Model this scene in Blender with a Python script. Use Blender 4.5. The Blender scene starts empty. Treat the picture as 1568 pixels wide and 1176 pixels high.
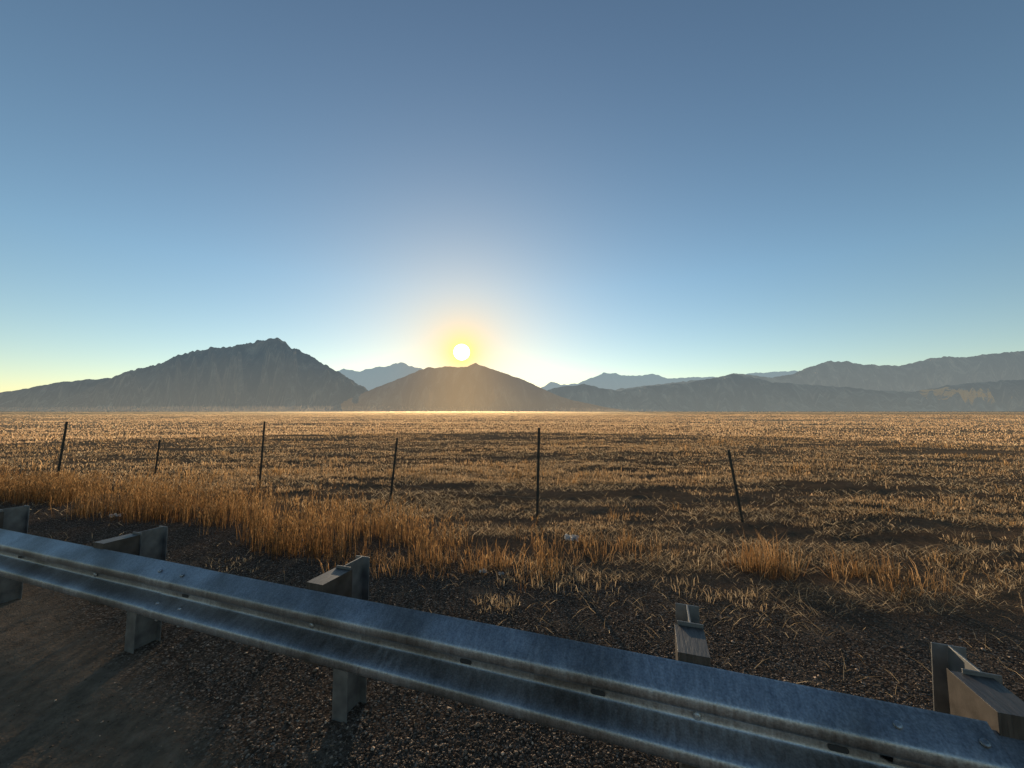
import bpy, math, numpy as np
from mathutils import Vector, Matrix
rng=np.random.default_rng(7)
scene=bpy.context.scene
V=scene.view_settings
V.view_transform='Standard'; V.look='None'; V.exposure=0; V.gamma=1

# ------------------------------------------------------------------ helpers
def link(o):
    scene.collection.objects.link(o); return o
def hash2(i,j,seed):
    h=(i.astype(np.int64)*374761393+j.astype(np.int64)*668265263+seed*1442695041)&0xffffffff
    h=((h^(h>>13))*1274126177)&0xffffffff
    return ((h^(h>>16))&0xffff)/65535.0
def vnoise(x,y,seed=0):
    xi=np.floor(x);yi=np.floor(y);fx=x-xi;fy=y-yi
    fx=fx*fx*(3-2*fx);fy=fy*fy*(3-2*fy)
    a=hash2(xi,yi,seed);b=hash2(xi+1,yi,seed);c=hash2(xi,yi+1,seed);d=hash2(xi+1,yi+1,seed)
    return (a*(1-fx)+b*fx)*(1-fy)+(c*(1-fx)+d*fx)*fy
def fbm(x,y,seed=0,o=4):
    s=0;a=.5;t=0
    for k in range(o):
        s=s+a*vnoise(x*2**k,y*2**k,seed+k*17);t+=a;a*=.5
    return s/t
def sstep(a,b,x):
    t=np.clip((x-a)/(b-a),0,1);return t*t*(3-2*t)
def raw_mesh(name,verts,tris=None,quads=None,colors=None,mat=None,smooth=False):
    me=bpy.data.meshes.new(name)
    verts=np.asarray(verts,dtype=np.float32)
    me.vertices.add(len(verts));me.vertices.foreach_set("co",verts.ravel())
    idx=[];starts=[];n=0
    if quads is not None and len(quads):
        q=np.asarray(quads,dtype=np.int32);idx.append(q.ravel());starts.append(np.arange(len(q))*4);n=len(q)*4
    if tris is not None and len(tris):
        t=np.asarray(tris,dtype=np.int32);idx.append(t.ravel());starts.append(n+np.arange(len(t))*3)
    idx=np.concatenate(idx);starts=np.concatenate(starts).astype(np.int32)
    me.loops.add(len(idx));me.loops.foreach_set("vertex_index",idx)
    me.polygons.add(len(starts));me.polygons.foreach_set("loop_start",starts)
    if smooth: me.polygons.foreach_set("use_smooth",np.ones(len(starts),dtype=bool))
    me.update(calc_edges=True)
    if colors is not None:
        ca=me.color_attributes.new("tint",'FLOAT_COLOR','POINT')
        c=np.ones((len(verts),4),dtype=np.float32);c[:,:3]=colors
        ca.data.foreach_set("color",c.ravel())
    if mat: me.materials.append(mat)
    return link(bpy.data.objects.new(name,me))
def newmat(name):
    m=bpy.data.materials.new(name);m.use_nodes=True;nt=m.node_tree;nt.nodes.clear()
    out=nt.nodes.new('ShaderNodeOutputMaterial');return m,nt,out
def N(nt,t,**k):
    n=nt.nodes.new(t)
    for a,b in k.items(): setattr(n,a,b)
    return n
def ramp(nt,stops):
    r=N(nt,'ShaderNodeValToRGB');e=r.color_ramp.elements
    e[0].position,e[0].color=stops[0][0],(*stops[0][1],1)
    e[1].position,e[1].color=stops[-1][0],(*stops[-1][1],1)
    for p,c in stops[1:-1]:
        x=e.new(p);x.color=(*c,1)
    return r
def mth(nt,op,a,b=None,clamp=False):
    n=N(nt,'ShaderNodeMath',operation=op,use_clamp=clamp)
    for i,v in enumerate((a,b)):
        if v is None: continue
        if isinstance(v,(int,float)): n.inputs[i].default_value=v
        else: nt.links.new(v,n.inputs[i])
    return n.outputs[0]
def mixc(nt,f,a,b,blend='MIX'):
    n=N(nt,'ShaderNodeMix',data_type='RGBA',blend_type=blend)
    for i,v in ((0,f),(6,a),(7,b)):
        if isinstance(v,(int,float)): n.inputs[i].default_value=v
        elif isinstance(v,tuple): n.inputs[i].default_value=(*v,1)
        else: nt.links.new(v,n.inputs[i])
    return n.outputs[2]

# ------------------------------------------------------------------ camera
cd=bpy.data.cameras.new("camera");cam=link(bpy.data.objects.new("camera",cd))
cd.sensor_width=36;cd.lens=13.78;cd.clip_start=.05;cd.clip_end=100000
cam.location=(0,0,1.6);cam.rotation_euler=(math.radians(94),0,0);scene.camera=cam

# ------------------------------------------------------------------ sun + sky
SUN=Vector((-.1268,.980,.1490)).normalized()
el=math.asin(SUN.z);az=math.atan2(SUN.x,SUN.y)
ld=bpy.data.lights.new("sun",'SUN');ld.energy=5;ld.angle=math.radians(.5);ld.color=(1,.78,.52)
lo=link(bpy.data.objects.new("sun",ld));lo.rotation_mode='QUATERNION';lo.rotation_quaternion=SUN.to_track_quat('Z','Y')
w=bpy.data.worlds.new("World");scene.world=w;w.use_nodes=True;nt=w.node_tree;nt.nodes.clear()
sky=N(nt,'ShaderNodeTexSky',sky_type='NISHITA',sun_disc=False)
sky.sun_elevation=el;sky.sun_rotation=az;sky.altitude=1400;sky.air_density=1.0;sky.dust_density=.3;sky.ozone_density=2.0
tc=N(nt,'ShaderNodeTexCoord')
vn=N(nt,'ShaderNodeVectorMath',operation='NORMALIZE');nt.links.new(tc.outputs['Generated'],vn.inputs[0])
dt=N(nt,'ShaderNodeVectorMath',operation='DOT_PRODUCT');nt.links.new(vn.outputs[0],dt.inputs[0]);dt.inputs[1].default_value=SUN
ang=mth(nt,'ARCCOSINE',mth(nt,'MINIMUM',dt.outputs['Value'],.9999999))
sx=N(nt,'ShaderNodeSeparateXYZ');nt.links.new(vn.outputs[0],sx.inputs[0])
er=ramp(nt,[(0,(.94,.79,.60)),(.10,(.92,.82,.68)),(.30,(.89,.89,.79)),(.75,(.80,.77,.71))]);nt.links.new(sx.outputs[2],er.inputs[0])
skyc=mixc(nt,1.0,sky.outputs[0],er.outputs[0],'MULTIPLY')
def falloff(start,width,amp):
    rel=mth(nt,'MULTIPLY',mth(nt,'MAXIMUM',mth(nt,'SUBTRACT',ang,math.radians(start)),0.0),-1/math.radians(width))
    return mth(nt,'MULTIPLY',mth(nt,'EXPONENT',rel),amp)
skyc=mixc(nt,falloff(1,8.0,.75),skyc,(4.6,3.35,1.85))
skyc=mixc(nt,falloff(1.0,1.8,.97),skyc,(8.6,5.2,1.6))
bg=N(nt,'ShaderNodeBackground');nt.links.new(skyc,bg.inputs[0]);bg.inputs[1].default_value=.2
def em(col,val):
    b=N(nt,'ShaderNodeBackground');b.inputs[0].default_value=(*col,1);nt.links.new(val,b.inputs[1]);return b.outputs[0]
disc=mth(nt,'MULTIPLY',mth(nt,'LESS_THAN',ang,math.radians(1.15)),6)
ad=N(nt,'ShaderNodeAddShader');nt.links.new(bg.outputs[0],ad.inputs[0]);nt.links.new(em((1,.93,.7),disc),ad.inputs[1])
wo=N(nt,'ShaderNodeOutputWorld');nt.links.new(ad.outputs[0],wo.inputs[0])

# ------------------------------------------------------------------ ground
NX,NY=.333,.943           # unit normal of the roadside line (away from road)
def dline(x,y): return NX*x+NY*y
def gh(x,y):
    d=dline(x,y);r=np.hypot(x,y)
    far=1-sstep(150,600,r)
    h=.014*(fbm(x*3,y*3,5)-.5)+.045*sstep(1.0,1.5,d)*(1-sstep(2.5,4,d))
    h=h+sstep(3.0,6.5,d)*far*(.10*(fbm(x*.4,y*.8,11)-.5)+.05*(fbm(x*1.6,y*3.2,12)-.5)+.05*(fbm(x*6,y*10,14)-.5))
    h=h+sstep(10,40,r)*far*.45*(fbm(x*.04,y*.1,13)-.5)
    return h
rad=np.concatenate([np.linspace(.05,.95,6),np.geomspace(1,8,170),np.geomspace(8,70,140)[1:],np.geomspace(70,45000,50)[1:]])
na=1000;th=np.linspace(0,2*np.pi,na,endpoint=False)
R,T=np.meshgrid(rad,th,indexing='ij');GX=(R*np.sin(T)).ravel();GY=(R*np.cos(T)).ravel()
GZ=gh(GX,GY)
vs=np.column_stack([GX,GY,GZ]);vs=np.vstack([vs,[[0,0,float(gh(np.array([0.]),np.array([0.]))[0])]]])
i=np.arange(len(rad)-1)[:,None]*na;j=np.arange(na)[None,:];j2=(j+1)%na
quads=np.stack([i+j,i+j2,i+na+j2,i+na+j],-1).reshape(-1,4)[:,::-1]
jj=np.arange(na);tris=np.column_stack([np.full(na,len(vs)-1),(jj+1)%na,jj])
m,nt,out=newmat("ground_soil_gravel")
geo=N(nt,'ShaderNodeNewGeometry');P=geo.outputs['Position']
dn=N(nt,'ShaderNodeVectorMath',operation='DOT_PRODUCT');nt.links.new(P,dn.inputs[0]);dn.inputs[1].default_value=(NX,NY,0)
sp=N(nt,'ShaderNodeSeparateXYZ');nt.links.new(P,sp.inputs[0])
def noise(scale,det=6,rough=.6,vec=None):
    n=N(nt,'ShaderNodeTexNoise');n.inputs['Scale'].default_value=scale;n.inputs['Detail'].default_value=det;n.inputs['Roughness'].default_value=rough
    nt.links.new(vec or P,n.inputs['Vector']);return n.outputs[0]
nb=noise(1.3);ns=noise(14,8,.7)
mpS=N(nt,'ShaderNodeMapping');mpS.inputs['Scale'].default_value=(.35,1.3,1);nt.links.new(P,mpS.inputs[0])
nl=noise(.9,7,.65,mpS.outputs[0])
vo=N(nt,'ShaderNodeTexVoronoi');vo.inputs['Scale'].default_value=95;nt.links.new(P,vo.inputs['Vector'])
vo2=N(nt,'ShaderNodeTexVoronoi');vo2.inputs['Scale'].default_value=48;nt.links.new(P,vo2.inputs['Vector'])
sc=N(nt,'ShaderNodeSeparateColor');nt.links.new(vo.outputs['Color'],sc.inputs[0])
grav=ramp(nt,[(0,(.045,.032,.023)),(.6,(.10,.073,.053)),(.9,(.17,.128,.095)),(1,(.33,.27,.21))]);nt.links.new(sc.outputs[0],grav.inputs[0])
dirt=ramp(nt,[(.3,(.11,.080,.056)),(.7,(.24,.175,.12))]);nt.links.new(ns,dirt.inputs[0])
soil=ramp(nt,[(.3,(.08,.050,.032)),(.55,(.17,.11,.068)),(.75,(.33,.23,.14))]);nt.links.new(mth(nt,'ADD',mth(nt,'MULTIPLY',ns,.5),mth(nt,'MULTIPLY',nl,.5)),soil.inputs[0])
e1=mth(nt,'ADD',dn.outputs['Value'],mth(nt,'MULTIPLY',nb,.5))
e1=mth(nt,'ADD',e1,mth(nt,'MULTIPLY',sp.outputs[0],.25))
mr=N(nt,'ShaderNodeMapRange');mr.inputs[1].default_value=1.40;mr.inputs[2].default_value=1.10;nt.links.new(e1,mr.inputs[0])
base=mixc(nt,mr.outputs[0],grav.outputs[0],dirt.outputs[0])
# patches of finer, paler dirt in the gravel
pd=N(nt,'ShaderNodeMapRange');pd.inputs[1].default_value=.56;pd.inputs[2].default_value=.68;pd.inputs[4].default_value=.7;nt.links.new(noise(1.9,5,.6),pd.inputs[0])
base=mixc(nt,pd.outputs[0],base,dirt.outputs[0])
mr2=N(nt,'ShaderNodeMapRange');mr2.inputs[1].default_value=3.6;mr2.inputs[2].default_value=4.6
nt.links.new(mth(nt,'ADD',dn.outputs['Value'],mth(nt,'MULTIPLY',mth(nt,'SUBTRACT',nb,.5),2.0)),mr2.inputs[0])
base=mixc(nt,mr2.outputs[0],base,soil.outputs[0])
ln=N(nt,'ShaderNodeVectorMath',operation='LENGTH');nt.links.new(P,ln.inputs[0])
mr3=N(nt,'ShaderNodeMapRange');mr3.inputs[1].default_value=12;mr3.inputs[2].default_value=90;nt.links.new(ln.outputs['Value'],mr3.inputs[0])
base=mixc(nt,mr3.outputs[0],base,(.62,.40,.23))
bs=N(nt,'ShaderNodeBsdfDiffuse');nt.links.new(base,bs.inputs['Color']);bs.inputs['Roughness'].default_value=.6
hgt=mth(nt,'ADD',mth(nt,'MULTIPLY',mth(nt,'SUBTRACT',1,vo.outputs['Distance']),.6),mth(nt,'MULTIPLY',mth(nt,'SUBTRACT',1,vo2.outputs['Distance']),.6))
hgt=mth(nt,'ADD',mth(nt,'MULTIPLY',hgt,mth(nt,'SUBTRACT',1,mth(nt,'MULTIPLY',mr.outputs[0],.5))),mth(nt,'MULTIPLY',ns,1.0))
bp=N(nt,'ShaderNodeBump');bp.inputs['Distance'].default_value=.010;bp.inputs['Strength'].default_value=1;nt.links.new(hgt,bp.inputs['Height'])
nt.links.new(bp.outputs[0],bs.inputs['Normal']);nt.links.new(bs.outputs[0],out.inputs[0])
raw_mesh("ground",vs,tris=tris,quads=quads,mat=m,smooth=True)

# ------------------------------------------------------------------ thin-vegetation material
def veg_mat(name,trans):
    m,nt,out=newmat(name)
    at=N(nt,'ShaderNodeAttribute',attribute_name="tint")
    d=N(nt,'ShaderNodeBsdfDiffuse');t=N(nt,'ShaderNodeBsdfTranslucent')
    nt.links.new(at.outputs[0],d.inputs[0]);nt.links.new(at.outputs[0],t.inputs[0])
    mx=N(nt,'ShaderNodeMixShader');mx.inputs[0].default_value=trans;nt.links.new(d.outputs[0],mx.inputs[1]);nt.links.new(t.outputs[0],mx.inputs[2])
    nt.links.new(mx.outputs[0],out.inputs[0]);return m
M_grass=veg_mat("dry_grass_blades",.55)
M_field=veg_mat("dry_stubble_blades",.65)
def blades(x,y,z,h,w,lean,dirn,yaw,curl,col):
    n=len(x);lx=np.cos(dirn)*lean;ly=np.sin(dirn)*lean
    wx=np.cos(yaw)*w/2;wy=np.sin(yaw)*w/2
    v=np.empty((n,5,3))
    v[:,0]=np.column_stack([x-wx,y-wy,z]);v[:,1]=np.column_stack([x+wx,y+wy,z])
    mx=x+lx*h*.4;my=y+ly*h*.4;mz=z+h*.58*np.sqrt(np.clip(1-lean**2*.5,.1,1))
    flat=lean>.93
    mz=np.where(flat,z+.01,mz)
    mz=np.where((lean>.7)&~flat,z+h*.5*np.sqrt(1-np.minimum(lean,.99)**2)+.004,mz)
    v[:,2]=np.column_stack([mx-wx*.8,my-wy*.8,mz]);v[:,3]=np.column_stack([mx+wx*.8,my+wy*.8,mz])
    v[:,4]=np.column_stack([x+lx*h*(1+curl*.4),y+ly*h*(1+curl*.4),z+np.where(flat,.004,h*np.sqrt(np.clip(1-lean**2,.02,1))*(1-curl*.35))])
    b=np.arange(n)[:,None]*5
    q=b+np.array([[0,1,3,2]]);t=b+np.array([[2,3,4]])
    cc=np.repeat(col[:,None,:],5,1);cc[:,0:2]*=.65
    return v.reshape(-1,3),q,t,cc.reshape(-1,3)
def join(parts):
    off=0;vv=[];qq=[];tt=[];cc=[]
    for v,q,t,c in parts:
        vv.append(v);cc.append(c);qq.append(q+off);tt.append(t+off);off+=len(v)
    return np.vstack(vv),np.vstack(tt),np.vstack(qq),np.vstack(cc)
def mixcol(a,b,t,var):
    a=np.array(a);b=np.array(b);c=a+(b-a)*t[:,None]
    return np.clip(c*var[:,None],0,.95)
def clumps(cx,cy,rad_,nb_,hmin,hmax,w,lean,ca,cb,hs=None,vr=(.5,1.2)):
    k=nb_;n=len(cx)*k
    a=rng.uniform(0,2*np.pi,n);r=np.sqrt(rng.uniform(0,1,n))*np.repeat(np.broadcast_to(rad_,cx.shape),k)
    x=np.repeat(cx,k)+r*np.cos(a);y=np.repeat(cy,k)+r*np.sin(a)
    h=rng.uniform(hmin,hmax,n)*(np.repeat(hs,k) if hs is not None else 1)
    tc=np.repeat(rng.uniform(0,1,len(cx)),k)*.6+rng.uniform(0,1,n)*.4
    var=rng.uniform(*vr,n)*np.repeat(rng.uniform(.6,1.15,len(cx)),k)
    ww=(np.repeat(np.broadcast_to(w,cx.shape),k))*rng.uniform(.6,1.3,n)
    return blades(x,y,gh(x,y)-.01,h,ww,rng.uniform(.02,lean,n),a+rng.normal(0,.5,n),rng.uniform(0,np.pi,n),rng.uniform(0,1,n),mixcol(ca,cb,tc,var))
# --- tall roadside grass band
def place(n,x0,x1,d0,d1):
    x=rng.uniform(x0,x1,n);d=rng.uniform(d0,d1,n);return x,(d-NX*x)/NY
parts=[]
x,y=place(5200,-13,.4,3.2,5.2);d=dline(x,y)
front=3.35+.55*(fbm(x*1.1,y*0+3,21)-.5)*2+.3*sstep(-2.5,0,x)
p=sstep(front,front+.35,d)*(1-sstep(4.2,5.1,d)*.92)*(1-.7*sstep(-2.4,.2,x))
cl=fbm(x*1.1,y*1.1,22)*.6+fbm(x*3.5,y*3.5,24)*.4
keep=rng.uniform(0,1,len(x))<p*np.clip(.04+1.0*sstep(.40,.60,cl),0,1)
x=x[keep];y=y[keep]
hs=(1-.4*sstep(-2.8,0,x))*(.55+.85*fbm(x*1.5,y*1.5,23))*(1-.3*sstep(-4.5,-9,x))
parts.append(clumps(x,y,.07,4,.18,.50,.0045,.38,(.34,.15,.055),(.54,.33,.14),hs,(.35,1.2)))
nx=np.repeat(x,2)+rng.normal(0,.06,2*len(x));ny=np.repeat(y,2)+rng.normal(0,.06,2*len(x));hh=rng.uniform(.28,.58,len(nx))*np.repeat(hs,2)
parts.append(blades(nx,ny,gh(nx,ny),hh,np.full(len(nx),.004),rng.uniform(0,.2,len(nx)),rng.uniform(0,6.28,len(nx)),rng.uniform(0,3.14,len(nx)),np.zeros(len(nx)),mixcol((.31,.15,.06),(.48,.30,.14),rng.uniform(0,1,len(nx)),rng.uniform(.4,1.1,len(nx)))))
for k in range(4):
    zz=gh(nx,ny)+hh*(.70+.07*k)
    parts.append(blades(nx+rng.normal(0,.006,len(nx)),ny,zz,np.full(len(nx),.045),np.full(len(nx),.009),rng.uniform(.2,.8,len(nx)),rng.uniform(0,6.28,len(nx)),rng.uniform(0,3.14,len(nx)),np.zeros(len(nx)),mixcol((.38,.19,.07),(.54,.34,.16),rng.uniform(0,1,len(nx)),rng.uniform(.4,1.1,len(nx)))))
# --- separate clumps right of centre
spots=[(2.55,4.05,.2,.48,40),(2.3,4.1,.15,.26,10),(3.5,3.8,.36,.38,40),(1.25,4.6,.45,.30,34),(.75,4.5,.35,.28,22),(.25,4.25,.35,.24,28),(-.35,4.2,.3,.30,34),(.2,3.75,.22,.16,20),
 (-.07,3.3,.15,.11,22),(1.95,3.45,.18,.11,16),(1.6,3.6,.25,.12,18),(.8,3.75,.3,.14,24),(-.9,4.0,.25,.20,25),(-1.4,4.0,.3,.26,30),(5.7,4.8,.4,.18,12),(-2.8,4.05,.25,.08,26),(4.2,3.5,.3,.10,10),(.45,3.95,.25,.14,20),(2.0,4.3,.3,.15,16)]
for sx_,sy,sr,sh,sn in spots:
    a=rng.uniform(0,6.28,sn);r=sr*np.sqrt(rng.uniform(0,1,sn))
    ca,cb=((.40,.19,.065),(.62,.39,.19)) if sh>=.2 else ((.60,.40,.21),(.80,.62,.40))
    parts.append(clumps(sx_+1.4*r*np.cos(a),sy+r*np.sin(a),.05,6,sh*.35,sh*1.1,.005,.75 if sh>=.2 else .92,ca,cb))
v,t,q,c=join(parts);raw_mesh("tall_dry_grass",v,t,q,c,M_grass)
# --- field stubble
parts=[]
def field(n,r0,r1,thr,hmin,hmax,k,lean,ca,cb,dmin=4.6,soft=.1,wk=.001,vr=(.5,1.2)):
    r=np.exp(rng.uniform(np.log(r0),np.log(r1),n));a=rng.uniform(-1.05,1.05,n)
    x=r*np.sin(a);y=r*np.cos(a);d=dline(x,y)
    nz=fbm(x*.30,y*1.0,31,5)*.6+fbm(x*2.2,y*4,33,3)*.4
    nz=nz+.10*(fbm(x*.08,y*.25,36,3)-.5)*2
    p=sstep(thr-.05,thr+soft,nz)*sstep(dmin,dmin+1,d)
    kp=rng.uniform(0,1,n)<p
    x=x[kp];y=y[kp];r=r[kp]
    hs=.5+1.0*fbm(x*.15,y*.3,34)
    return clumps(x,y,np.maximum(.07,.012*r),k,hmin,hmax,np.maximum(.0035,wk*r),lean,ca,cb,hs,vr)
parts.append(field(26000,4.5,12,.51,.02,.09,6,.92,(.44,.27,.14),(.74,.54,.32),soft=.07))
parts.append(field(1500,4.5,14,.58,.10,.24,7,.5,(.40,.20,.07),(.58,.35,.15)))
parts.append(field(46000,9,45,.46,.03,.11,5,.85,(.56,.35,.18),(.82,.58,.34),soft=.08))
parts.append(field(2200,10,45,.56,.12,.28,7,.5,(.48,.26,.11),(.68,.44,.22)))
parts.append(field(36000,30,300,.25,.08,.18,4,.6,(.74,.47,.26),(.90,.63,.38),wk=.0015,vr=(.85,1.2)))
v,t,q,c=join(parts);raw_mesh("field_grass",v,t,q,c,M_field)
# --- flattened straw litter
n=150000
r=np.exp(rng.uniform(np.log(2.6),np.log(22),n));a=rng.uniform(-1.05,1.05,n);x=r*np.sin(a);y=r*np.cos(a);d=dline(x,y)
nz=fbm(x*.6,y*2.6,41,5)
kp=rng.uniform(0,1,n)<sstep(.45,.58,nz)*sstep(3.1,4.8,d)+.02*sstep(2.3,2.9,d)
x=x[kp];y=y[kp];r=r[kp];n=len(x)
v,q,t,c=blades(x,y,gh(x,y)+rng.uniform(.002,.02,n),rng.uniform(.05,.18,n),np.maximum(.0032,.0008*r),rng.uniform(.78,.998,n),rng.normal(0,.8,n)+np.pi*rng.integers(0,2,n),rng.uniform(0,3.14,n),rng.uniform(0,.3,n),mixcol((.54,.37,.20),(.86,.69,.46),rng.uniform(0,1,n),rng.uniform(.4,1.1,n)))
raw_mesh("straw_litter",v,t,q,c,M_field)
# --- gravel stones
m,nt,out=newmat("gravel_stone");at=N(nt,'ShaderNodeAttribute',attribute_name="tint")
b=N(nt,'ShaderNodeBsdfPrincipled');nt.links.new(at.outputs[0],b.inputs['Base Color']);b.inputs['Roughness'].default_value=.85;b.inputs['Specular IOR Level'].default_value=.2;nt.links.new(b.outputs[0],out.inputs[0])
n=130000
r=np.exp(rng.uniform(np.log(1.1),np.log(7),n));a=rng.uniform(-1.1,1.1,n);x=r*np.sin(a);y=r*np.cos(a);d=dline(x,y)
e=d+.5*fbm(x*1.3,y*1.3,51)+.25*x
inroad=1-sstep(1.1,1.6,e)
pat=sstep(.35,.55,fbm(x*1.7,y*1.7,58))
kp=rng.uniform(0,1,n)<(1-.7*inroad)*(.45+.55*pat)*(1-.9*sstep(3.6,4.8,d+(fbm(x,y,52)-.5)*1.5))
x=x[kp];y=y[kp];n=len(x);rr=(rng.gamma(2.2,.0015,n)+.002)*(1-.4*inroad[kp])
oc=np.array([[1,0,0],[0,1,0],[-1,0,0],[0,-1,0],[0,0,1],[0,0,-1]],float)
v=oc[None]*rng.uniform(.55,1.15,(n,6,1))*rr[:,None,None]*np.array([1,1,.7])+rng.normal(0,.15,(n,6,3))*rr[:,None,None]
ya=rng.uniform(0,6.28,n);cx=np.cos(ya)[:,None];sx_=np.sin(ya)[:,None]
v=np.stack([v[...,0]*cx-v[...,1]*sx_,v[...,0]*sx_+v[...,1]*cx,v[...,2]],-1)
v+=np.stack([x,y,gh(x,y)+rr*.3],-1)[:,None]
f=np.array([[0,1,4],[1,2,4],[2,3,4],[3,0,4],[1,0,5],[2,1,5],[3,2,5],[0,3,5]])
t=(np.arange(n)[:,None,None]*6+f[None]).reshape(-1,3)
g=rng.gamma(2.4,.032,n)+.02;g=np.where(rng.uniform(0,1,n)<.02,rng.uniform(.25,.5,n),g)
c=np.column_stack([g*1.28,g*.95,g*.70]);raw_mesh("gravel",v.reshape(-1,3),t,None,np.repeat(np.clip(c,0,.7),6,0),m)

# ------------------------------------------------------------------ guardrail
m_gal,nt,out=newmat("galvanised_steel")
tcn=N(nt,'ShaderNodeTexCoord');mp=N(nt,'ShaderNodeMapping');nt.links.new(tcn.outputs['Object'],mp.inputs[0]);mp.inputs['Scale'].default_value=(14,5,1.2)
n1=N(nt,'ShaderNodeTexNoise');n1.inputs['Scale'].default_value=4;n1.inputs['Detail'].default_value=9;n1.inputs['Roughness'].default_value=.75;nt.links.new(mp.outputs[0],n1.inputs[0])
n2=N(nt,'ShaderNodeTexNoise');n2.inputs['Scale'].default_value=3;n2.inputs['Detail'].default_value=8;nt.links.new(tcn.outputs['Object'],n2.inputs[0])
n3=N(nt,'ShaderNodeTexNoise');n3.inputs['Scale'].default_value=160;n3.inputs['Detail'].default_value=3;nt.links.new(tcn.outputs['Object'],n3.inputs[0])
r1=ramp(nt,[(.3,(.32,.345,.375)),(.7,(.56,.59,.62))]);nt.links.new(n1.outputs[0],r1.inputs[0])
r2=ramp(nt,[(.35,(.52,.49,.45)),(.6,(1,1,1))]);nt.links.new(n2.outputs[0],r2.inputs[0])
cc=mixc(nt,1.0,r1.outputs[0],r2.outputs[0],'MULTIPLY')
r3=ramp(nt,[(.35,(.7,.7,.7)),(.65,(1.0,1.0,1.0))]);nt.links.new(n3.outputs[0],r3.inputs[0]);cc=mixc(nt,1.0,cc,r3.outputs[0],'MULTIPLY')
b=N(nt,'ShaderNodeBsdfPrincipled');nt.links.new(cc,b.inputs['Base Color']);b.inputs['Metallic'].default_value=.85
ro=N(nt,'ShaderNodeMapRange');ro.inputs[1].default_value=.3;ro.inputs[2].default_value=.7;ro.inputs[3].default_value=.30;ro.inputs[4].default_value=.58;nt.links.new(n1.outputs[0],ro.inputs[0]);nt.links.new(ro.outputs[0],b.inputs['Roughness'])
bp=N(nt,'ShaderNodeBump');bp.inputs['Distance'].default_value=.0015;bp.inputs['Strength'].default_value=.6;nt.links.new(n2.outputs[0],bp.inputs['Height']);nt.links.new(bp.outputs[0],b.inputs['Normal'])
nt.links.new(b.outputs[0],out.inputs[0])
m_post,nt,out=newmat("weathered_post_steel")
b=N(nt,'ShaderNodeBsdfPrincipled');tcn=N(nt,'ShaderNodeTexCoord');n1=N(nt,'ShaderNodeTexNoise');n1.inputs['Scale'].default_value=12;n1.inputs['Detail'].default_value=8;nt.links.new(tcn.outputs['Object'],n1.inputs[0])
r1=ramp(nt,[(.3,(.10,.10,.10)),(.7,(.23,.23,.22))]);nt.links.new(n1.outputs[0],r1.inputs[0]);nt.links.new(r1.outputs[0],b.inputs['Base Color']);b.inputs['Metallic'].default_value=.45;b.inputs['Roughness'].default_value=.55;nt.links.new(b.outputs[0],out.inputs[0])
m_blk,nt,out=newmat("weathered_wood_block")
b=N(nt,'ShaderNodeBsdfPrincipled');tcn=N(nt,'ShaderNodeTexCoord');mp=N(nt,'ShaderNodeMapping');mp.inputs['Scale'].default_value=(40,5,5);nt.links.new(tcn.outputs['Object'],mp.inputs[0])
n1=N(nt,'ShaderNodeTexNoise');n1.inputs['Scale'].default_value=3;n1.inputs['Detail'].default_value=8;nt.links.new(mp.outputs[0],n1.inputs[0])
r1=ramp(nt,[(.3,(.03,.024,.019)),(.7,(.08,.065,.053))]);nt.links.new(n1.outputs[0],r1.inputs[0]);nt.links.new(r1.outputs[0],b.inputs['Base Color']);b.inputs['Roughness'].default_value=.5
bp=N(nt,'ShaderNodeBump');bp.inputs['Distance'].default_value=.002;nt.links.new(n1.outputs[0],bp.inputs['Height']);nt.links.new(bp.outputs[0],b.inputs['Normal']);nt.links.new(b.outputs[0],out.inputs[0])

rail=link(bpy.data.objects.new("guardrail",None))
rail.rotation_euler=(0,0,-math.atan2(.333,.943))
def child(o): o.parent=rail;return o
import bmesh
def bm_obj(name,bm,mat,bev=0):
    me=bpy.data.meshes.new(name);bmesh.ops.recalc_face_normals(bm,faces=bm.faces);bm.to_mesh(me);bm.free();me.materials.append(mat)
    o=link(bpy.data.objects.new(name,me))
    if bev:
        md=o.modifiers.new("bevel",'BEVEL');md.width=bev;md.segments=2;md.limit_method='ANGLE'
    return o
def prism(bm,pts,z0,z1):
    a=[bm.verts.new((p[0],p[1],z0)) for p in pts];b_=[bm.verts.new((p[0],p[1],z1)) for p in pts]
    n=len(pts);bm.faces.new(a[::-1]);bm.faces.new(b_)
    for k in range(n): bm.faces.new((a[k],a[(k+1)%n],b_[(k+1)%n],b_[k]))
YR=1.49;YP=1.75
post_s=[-12.1,-10.3,-8.5,-6.75,-5.01,-3.225,-1.515,.12,.925,1.75,3.45,5.2]
for k,s_ in enumerate(post_s):
    bm=bmesh.new();W=.045;D=.076;t_=.0035;fl=.0055
    prism(bm,[(-W,-D),(W,-D),(W,-D+fl),(t_,-D+fl),(t_,D-fl),(W,D-fl),(W,D),(-W,D),(-W,D-fl),(-t_,D-fl),(-t_,-D+fl),(-W,-D+fl)],-.25,.803)
    o=child(bm_obj("post_%d"%(k+1),bm,m_post,.001));o.location=(s_,YP,0);o.rotation_euler=(rng.normal(0,.006),rng.normal(0,.010),rng.normal(0,.03))
    bm=bmesh.new();bw=.05
    prism(bm,[(-bw,YR+.001-YP),(bw,YR+.001-YP),(bw,-D+.012),(bw-.001,-D+.012),(bw-.001,-D-.001),(-bw+.001,-D-.001),(-bw+.001,-D+.012),(-bw,-D+.012)],.425,.790)
    o=child(bm_obj("block_%d"%(k+1),bm,m_blk,.004));o.location=(s_,YP,0);o.rotation_euler=(0,rng.normal(0,.01),0)
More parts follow.
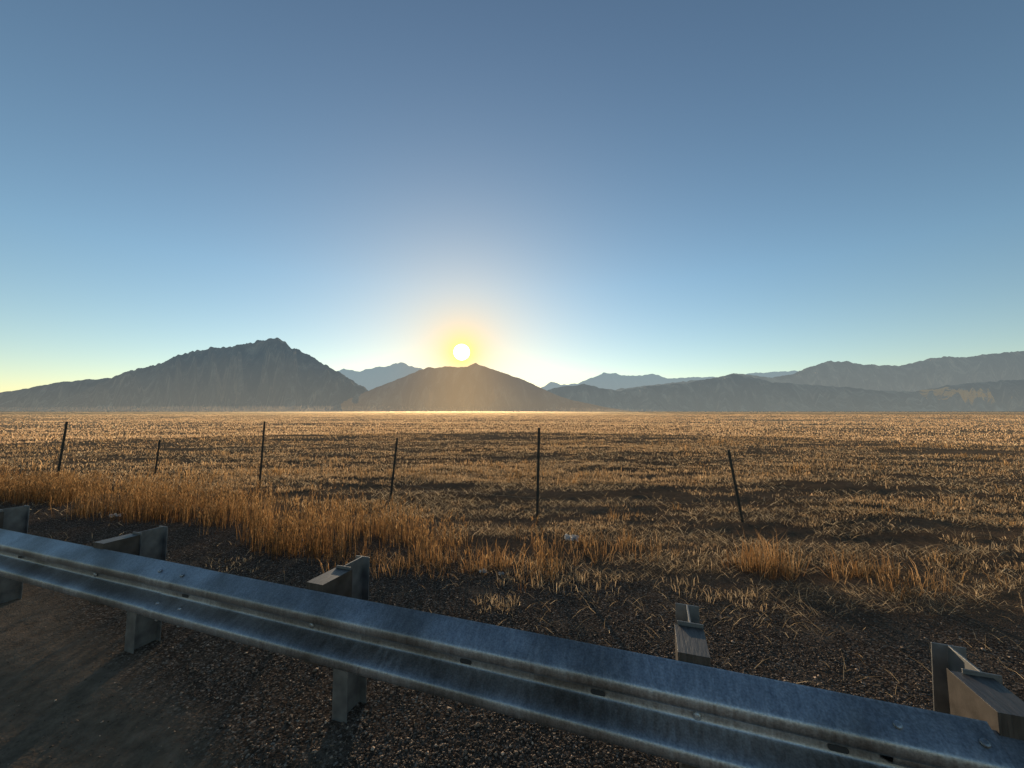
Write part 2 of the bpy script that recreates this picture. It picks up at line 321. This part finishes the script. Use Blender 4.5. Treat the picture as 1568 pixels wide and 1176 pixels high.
prof=[(.004,.0),(0.0,-.004),(-.012,-.010),(-.074,-.048),(-.083,-.06),(-.083,-.088),(-.074,-.100),(-.008,-.132),(0,-.142),(0,-.170),(-.008,-.180),(-.074,-.212),(-.083,-.224),(-.083,-.252),(-.074,-.264),(-.012,-.302),(0.0,-.308),(.004,-.312)]
def chaikin(p):
    o=[p[0]]
    for a_,b_ in zip(p[:-1],p[1:]):
        o+= [(a_[0]*.75+b_[0]*.25,a_[1]*.75+b_[1]*.25),(a_[0]*.25+b_[0]*.75,a_[1]*.25+b_[1]*.75)]
    return o+[p[-1]]
PR=np.array(chaikin(chaikin(prof)))
tan=np.gradient(PR,axis=0);tan/=np.linalg.norm(tan,axis=1)[:,None];nrm=np.column_stack([-tan[:,1],tan[:,0]])
def beam(name,s0,s1,yo,zo,th_=.0032):
    loop=np.vstack([PR,(PR+nrm*th_)[::-1]]);m_=len(loop)
    ss=np.arange(s0,s1+.001,.06);ss[-1]=s1;n=len(ss)
    dent=.0035*(fbm(ss*1.3,ss*0+yo*50,61,3)-.5)
    dent2=.006*(fbm(ss*.6,ss*0+2,62,2)-.5)
    v=np.zeros((n,m_,3));v[:,:,0]=ss[:,None];v[:,:,1]=YR+yo+loop[None,:,0]+dent[:,None]*np.sin(loop[None,:,1]*20);v[:,:,2]=.76+zo+loop[None,:,1]+dent2[:,None]
    i=np.arange(n-1)[:,None]*m_;j=np.arange(m_)[None];j2=(j+1)%m_
    q=np.stack([i+j,i+j2,i+m_+j2,i+m_+j],-1).reshape(-1,4)
    h=m_//2;k=np.arange(h-1)
    c0=np.stack([k,k+1,m_-2-k,m_-1-k],-1);c1=c0[:,::-1]+(n-1)*m_
    o=child(raw_mesh(name,v.reshape(-1,3),None,np.vstack([q,c0,c1]),None,m_gal,True))
    o.modifiers.new("es",'EDGE_SPLIT').split_angle=math.radians(50)
    return o
beam("w_beam_1",-14.0,-6.0,.0035,0)
beam("w_beam_2",-6.3,-2.30,0,0)
beam("w_beam_3",-2.60,.84,-.0055,.001)
beam("w_beam_4",.60,7.0,.006,-.024)
bm=bmesh.new()
def bolt(s_,yo,z,r=.013,tilt=0):
    M=Matrix.Translation((s_,YR+yo,z))@Matrix.Rotation(math.radians(90)+tilt,4,'X')
    bmesh.ops.create_uvsphere(bm,u_segments=12,v_segments=6,radius=r,matrix=M@Matrix.Diagonal((1,1,.5,1)))
for s_ in post_s: bolt(s_,-.008,.604,.014)
for c0 in (-6.15,-2.45,.72):
    for ds in (-.095,.085):
        for z,yo,tl in ((.735,-.045,-1.02),(.643,-.040,1.1),(.565,-.045,-1.1),(.473,-.045,1.0)):
            bolt(c0+ds,yo-.006,z,.011,tl)
child(bm_obj("bolts",bm,m_gal))
m_dark,nt,out=newmat("slot_shadow_steel");b=N(nt,'ShaderNodeBsdfPrincipled');b.inputs['Base Color'].default_value=(.03,.03,.032,1);b.inputs['Roughness'].default_value=.8;nt.links.new(b.outputs[0],out.inputs[0])
bm=bmesh.new()
for s_ in (-5.9,-4.1,-2.4,-.72,-.2,.50,1.25):
    pts=[]
    for k in range(16):
        a_=k/16*2*math.pi;pts.append(bm.verts.new((s_+.009*math.cos(a_)+(.017 if math.cos(a_)>=0 else -.017),YR-.0082,.604+.009*math.sin(a_))))
    bm.faces.new(pts)
child(bm_obj("bolt_slots",bm,m_dark))
# ------------------------------------------------------------------ fence
m_tp,nt,out=newmat("t_post_paint")
b=N(nt,'ShaderNodeBsdfPrincipled');tcn=N(nt,'ShaderNodeTexCoord');n1=N(nt,'ShaderNodeTexNoise');n1.inputs['Scale'].default_value=15;nt.links.new(tcn.outputs['Object'],n1.inputs[0])
r1=ramp(nt,[(.4,(.02,.024,.018)),(.7,(.05,.033,.022))]);nt.links.new(n1.outputs[0],r1.inputs[0]);nt.links.new(r1.outputs[0],b.inputs['Base Color']);b.inputs['Roughness'].default_value=.7;nt.links.new(b.outputs[0],out.inputs[0])
fence=link(bpy.data.objects.new("barbed_wire_fence",None))
tp=[((-20,8.9),(-20,8.9),1.3),((-14.3,8.6),(-14.25,8.6),1.35),((-9.51,8.29),(-9.38,8.29),1.39),((-8.77,9.75),(-8.70,9.75),.91),((-5.09,8.02),(-5.04,8.02),1.40),((-2.21,7.26),(-2.11,7.28),1.12),((.35,5.62),(.385,5.62),1.37),((3.28,5.69),(3.11,5.69),1.06),((7.2,5.1),(7.2,5.1),1.0),((12.5,4.6),(12.4,4.6),1.1)]
for k,(a_,c_,h) in enumerate(tp):
    bm=bmesh.new();prism(bm,[(-.019,-.004),(.019,-.004),(.019,0),(.003,0),(.002,.03),(-.002,.03),(-.003,0),(-.019,0)],-.35,h)
    for zz in np.arange(.1,h-.03,.054): 
        prism(bm,[(-.006,-.011),(.006,-.011),(.006,-.0045),(-.006,-.0045)],zz,zz+.02)
    o=bm_obj("t_post_%d"%(k+1),bm,m_tp);o.parent=fence
    o.location=(a_[0],a_[1],0);o.rotation_euler=(0,math.atan2(c_[0]-a_[0],h),0)
cu=bpy.data.curves.new("wire",'CURVE');cu.dimensions='3D';cu.bevel_depth=.0018;cu.bevel_resolution=1
for fz in (.93,.72,.5,.28):
    for p0,p1 in zip(tp[:-1],tp[1:]):
        sp_=cu.splines.new('POLY');K=12;sp_.points.add(K)
        for q_ in range(K+1):
            u=q_/K;x0=p0[0][0]+(p0[1][0]-p0[0][0])*fz;x1=p1[0][0]+(p1[1][0]-p1[0][0])*fz
            sp_.points[q_].co=(x0+(x1-x0)*u,p0[0][1]-.012+(p1[0][1]-p0[0][1])*u,fz*(p0[2]+(p1[2]-p0[2])*u)-.16*u*(1-u)*(1.2 if fz>.8 else .8),1)
wo_=link(bpy.data.objects.new("wire_strands",cu));cu.materials.append(m_tp);wo_.parent=fence

# ------------------------------------------------------------------ mountains
def mount_mat(name,low,high,glow,hz,fac,scar=None):  # aerial haze painted into the slopes as emission, paler toward the base
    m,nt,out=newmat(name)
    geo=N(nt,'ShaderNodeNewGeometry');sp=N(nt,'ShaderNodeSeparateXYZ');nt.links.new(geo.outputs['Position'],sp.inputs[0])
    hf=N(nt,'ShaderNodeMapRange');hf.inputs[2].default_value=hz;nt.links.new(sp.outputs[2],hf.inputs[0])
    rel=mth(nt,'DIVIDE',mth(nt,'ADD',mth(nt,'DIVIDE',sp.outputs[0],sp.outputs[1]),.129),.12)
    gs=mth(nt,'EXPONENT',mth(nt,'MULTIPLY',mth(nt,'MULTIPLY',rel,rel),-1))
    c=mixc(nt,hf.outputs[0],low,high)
    c=mixc(nt,mth(nt,'MULTIPLY',gs,glow),c,(.62,.42,.22))  # warm glow painted in around the sun's azimuth
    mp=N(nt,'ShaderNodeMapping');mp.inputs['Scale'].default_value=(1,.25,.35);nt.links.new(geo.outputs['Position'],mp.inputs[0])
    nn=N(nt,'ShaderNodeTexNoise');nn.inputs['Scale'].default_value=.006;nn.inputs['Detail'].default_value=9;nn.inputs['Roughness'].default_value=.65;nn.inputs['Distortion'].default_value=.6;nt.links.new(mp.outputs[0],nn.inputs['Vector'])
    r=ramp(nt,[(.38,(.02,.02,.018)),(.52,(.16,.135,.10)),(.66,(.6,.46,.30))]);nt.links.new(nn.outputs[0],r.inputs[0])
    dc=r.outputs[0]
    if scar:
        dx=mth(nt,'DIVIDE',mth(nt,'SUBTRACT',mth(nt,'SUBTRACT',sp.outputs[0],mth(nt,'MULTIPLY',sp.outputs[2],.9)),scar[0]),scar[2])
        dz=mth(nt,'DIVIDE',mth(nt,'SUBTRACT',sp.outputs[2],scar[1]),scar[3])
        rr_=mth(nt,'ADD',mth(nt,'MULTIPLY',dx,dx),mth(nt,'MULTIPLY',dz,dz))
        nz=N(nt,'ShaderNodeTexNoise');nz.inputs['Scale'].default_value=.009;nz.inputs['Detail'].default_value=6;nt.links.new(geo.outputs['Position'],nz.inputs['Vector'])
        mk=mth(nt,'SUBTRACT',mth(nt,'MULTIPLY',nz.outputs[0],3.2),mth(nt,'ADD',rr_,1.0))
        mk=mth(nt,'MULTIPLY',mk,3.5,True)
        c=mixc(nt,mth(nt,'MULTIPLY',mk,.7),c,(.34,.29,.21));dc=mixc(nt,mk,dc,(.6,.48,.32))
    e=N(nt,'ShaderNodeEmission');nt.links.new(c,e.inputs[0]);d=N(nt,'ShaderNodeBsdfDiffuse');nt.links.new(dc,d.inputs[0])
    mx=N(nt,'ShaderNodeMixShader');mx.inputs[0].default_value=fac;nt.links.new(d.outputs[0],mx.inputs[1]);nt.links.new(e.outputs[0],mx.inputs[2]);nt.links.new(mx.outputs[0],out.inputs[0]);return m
def mountain(name,D,pts,mat,seed,jag=1.0,wf=3.0,jf=.12):
    k=D/600.;xs=np.array([p[0]-784 for p in pts])*k;hs=np.array([630-p[1] for p in pts])*k+1.6
    X=np.linspace(xs[0],xs[-1],int((xs[-1]-xs[0])/k/1.2));H=np.interp(X,xs,hs)
    u=X/k
    H=H+jag*k*(fbm(u*jf,u*0,seed,5)-.5)*3.0*np.clip(H/(30*k),0,1)
    H=np.maximum(H,0)
    nt_=64;tt=np.linspace(0,1.2,nt_)
    Hm=H.max()
    Z=np.zeros((nt_,len(X)));Y=np.zeros_like(Z);XX=np.broadcast_to(X,Z.shape)
    for a_,t_ in enumerate(tt):
        y=D+(t_-1)*Hm*wf
        f=t_**1.15 if t_<=1 else max(0,1-(t_-1)*3)
        rid=1-2*np.abs(fbm(u*.045+.7*t_,u*0+t_*1.4,seed+5,5)-.5)*2
        sp_=rid-.75
        Z[a_]=H*np.clip(f+sp_*.8*np.sin(np.pi*min(t_,1)),0,1)-3*(t_==0)
        if t_>=1: Z[a_]=np.minimum(Z[a_],H)
        Y[a_]=y+sp_*Hm*.25*math.sin(math.pi*min(t_,1))
    v=np.stack([XX*(Y/D),Y,Z],-1).reshape(-1,3);n=len(X)
    i=np.arange(nt_-1)[:,None]*n;j=np.arange(n-1)[None];q=np.stack([i+j,i+j+1,i+n+j+1,i+n+j],-1).reshape(-1,4)
    raw_mesh(name,v,None,q,None,mat,True)
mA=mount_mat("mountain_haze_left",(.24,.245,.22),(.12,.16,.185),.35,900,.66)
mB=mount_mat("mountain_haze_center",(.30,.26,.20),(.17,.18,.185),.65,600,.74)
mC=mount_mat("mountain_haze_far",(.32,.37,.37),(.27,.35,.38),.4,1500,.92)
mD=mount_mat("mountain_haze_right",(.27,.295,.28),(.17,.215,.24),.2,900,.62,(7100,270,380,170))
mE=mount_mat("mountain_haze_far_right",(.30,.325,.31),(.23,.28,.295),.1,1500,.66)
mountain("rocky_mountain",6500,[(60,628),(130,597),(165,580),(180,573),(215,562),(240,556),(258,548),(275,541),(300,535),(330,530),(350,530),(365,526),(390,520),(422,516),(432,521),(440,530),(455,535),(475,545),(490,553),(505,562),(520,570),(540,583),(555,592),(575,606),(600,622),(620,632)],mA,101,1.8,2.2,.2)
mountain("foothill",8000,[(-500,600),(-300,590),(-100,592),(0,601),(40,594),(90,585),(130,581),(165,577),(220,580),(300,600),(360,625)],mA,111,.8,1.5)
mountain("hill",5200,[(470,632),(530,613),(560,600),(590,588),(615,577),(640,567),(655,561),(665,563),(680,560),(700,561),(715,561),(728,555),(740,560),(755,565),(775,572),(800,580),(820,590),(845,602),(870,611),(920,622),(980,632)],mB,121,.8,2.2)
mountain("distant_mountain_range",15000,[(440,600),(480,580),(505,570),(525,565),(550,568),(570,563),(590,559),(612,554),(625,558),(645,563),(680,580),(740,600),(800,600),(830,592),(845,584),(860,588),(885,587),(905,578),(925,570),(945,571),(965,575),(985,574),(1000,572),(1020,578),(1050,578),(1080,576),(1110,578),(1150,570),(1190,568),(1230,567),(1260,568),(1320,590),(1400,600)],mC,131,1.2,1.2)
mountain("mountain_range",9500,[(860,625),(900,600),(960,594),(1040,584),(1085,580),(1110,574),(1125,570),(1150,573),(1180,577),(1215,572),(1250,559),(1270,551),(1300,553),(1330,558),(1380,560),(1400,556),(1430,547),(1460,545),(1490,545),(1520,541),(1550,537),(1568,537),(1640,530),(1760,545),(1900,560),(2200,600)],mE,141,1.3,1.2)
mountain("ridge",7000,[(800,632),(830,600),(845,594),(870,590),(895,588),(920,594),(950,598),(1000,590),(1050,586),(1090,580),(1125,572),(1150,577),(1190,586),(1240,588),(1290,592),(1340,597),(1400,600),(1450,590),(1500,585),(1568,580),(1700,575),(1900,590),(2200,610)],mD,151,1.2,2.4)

# ------------------------------------------------------------------ ground mist (thin flat lenses of vapour, lit by the sun)
def mist(name,dens,loc,sc_,col,an=.7):
    m,nt,out=newmat(name+"_vapour");vs_=N(nt,'ShaderNodeVolumeScatter');vs_.inputs['Density'].default_value=dens;vs_.inputs['Anisotropy'].default_value=an;vs_.inputs['Color'].default_value=(*col,1)
    nt.links.new(vs_.outputs[0],out.inputs['Volume'])
    bm=bmesh.new();bmesh.ops.create_uvsphere(bm,u_segments=96,v_segments=48,radius=1)
    o=bm_obj(name,bm,m);o.scale=sc_;o.location=loc
mist("ground_mist",.00075,(-70,470,0),(210,430,1.9),(1,.72,.40),.66)
mist("ground_mist",.00045,(-60,420,0),(900,395,1.4),(1,.72,.42),.4)
mist("ground_mist",.00004,(-900,1900,0),(1700,900,26),(1,.78,.52),.5)

# ------------------------------------------------------------------ litter
m,nt,out=newmat("white_plastic");b=N(nt,'ShaderNodeBsdfPrincipled');b.inputs['Base Color'].default_value=(.75,.74,.7,1);b.inputs['Roughness'].default_value=.4
t_=N(nt,'ShaderNodeBsdfTranslucent');t_.inputs[0].default_value=(.8,.76,.7,1);mx=N(nt,'ShaderNodeMixShader');mx.inputs[0].default_value=.5;nt.links.new(b.outputs[0],mx.inputs[1]);nt.links.new(t_.outputs[0],mx.inputs[2]);nt.links.new(mx.outputs[0],out.inputs[0])
for (x,y,s_) in ((.72,4.9,.075),(-.28,3.95,.035),(-5.9,5.95,.06),(-.1,3.9,.025)):
    n=9;u,v_=np.meshgrid(np.linspace(-1,1,n),np.linspace(-1,1,n));z=rng.uniform(0,1.3,u.shape)*s_
    z=z*(1-.3*np.hypot(u,v_))
    vv=np.column_stack([(u*s_+rng.normal(0,.15*s_,u.shape)).ravel()+x,(v_*s_*.6+rng.normal(0,.15*s_,u.shape)).ravel()+y,(z+.02).ravel()+float(gh(np.array([x]),np.array([y]))[0])])
    i=np.arange(n-1)[:,None]*n;j=np.arange(n-1)[None];q=np.stack([i+j,i+j+1,i+n+j+1,i+n+j],-1).reshape(-1,4)
    raw_mesh("plastic_litter",vv,None,q,None,m)
print("done")
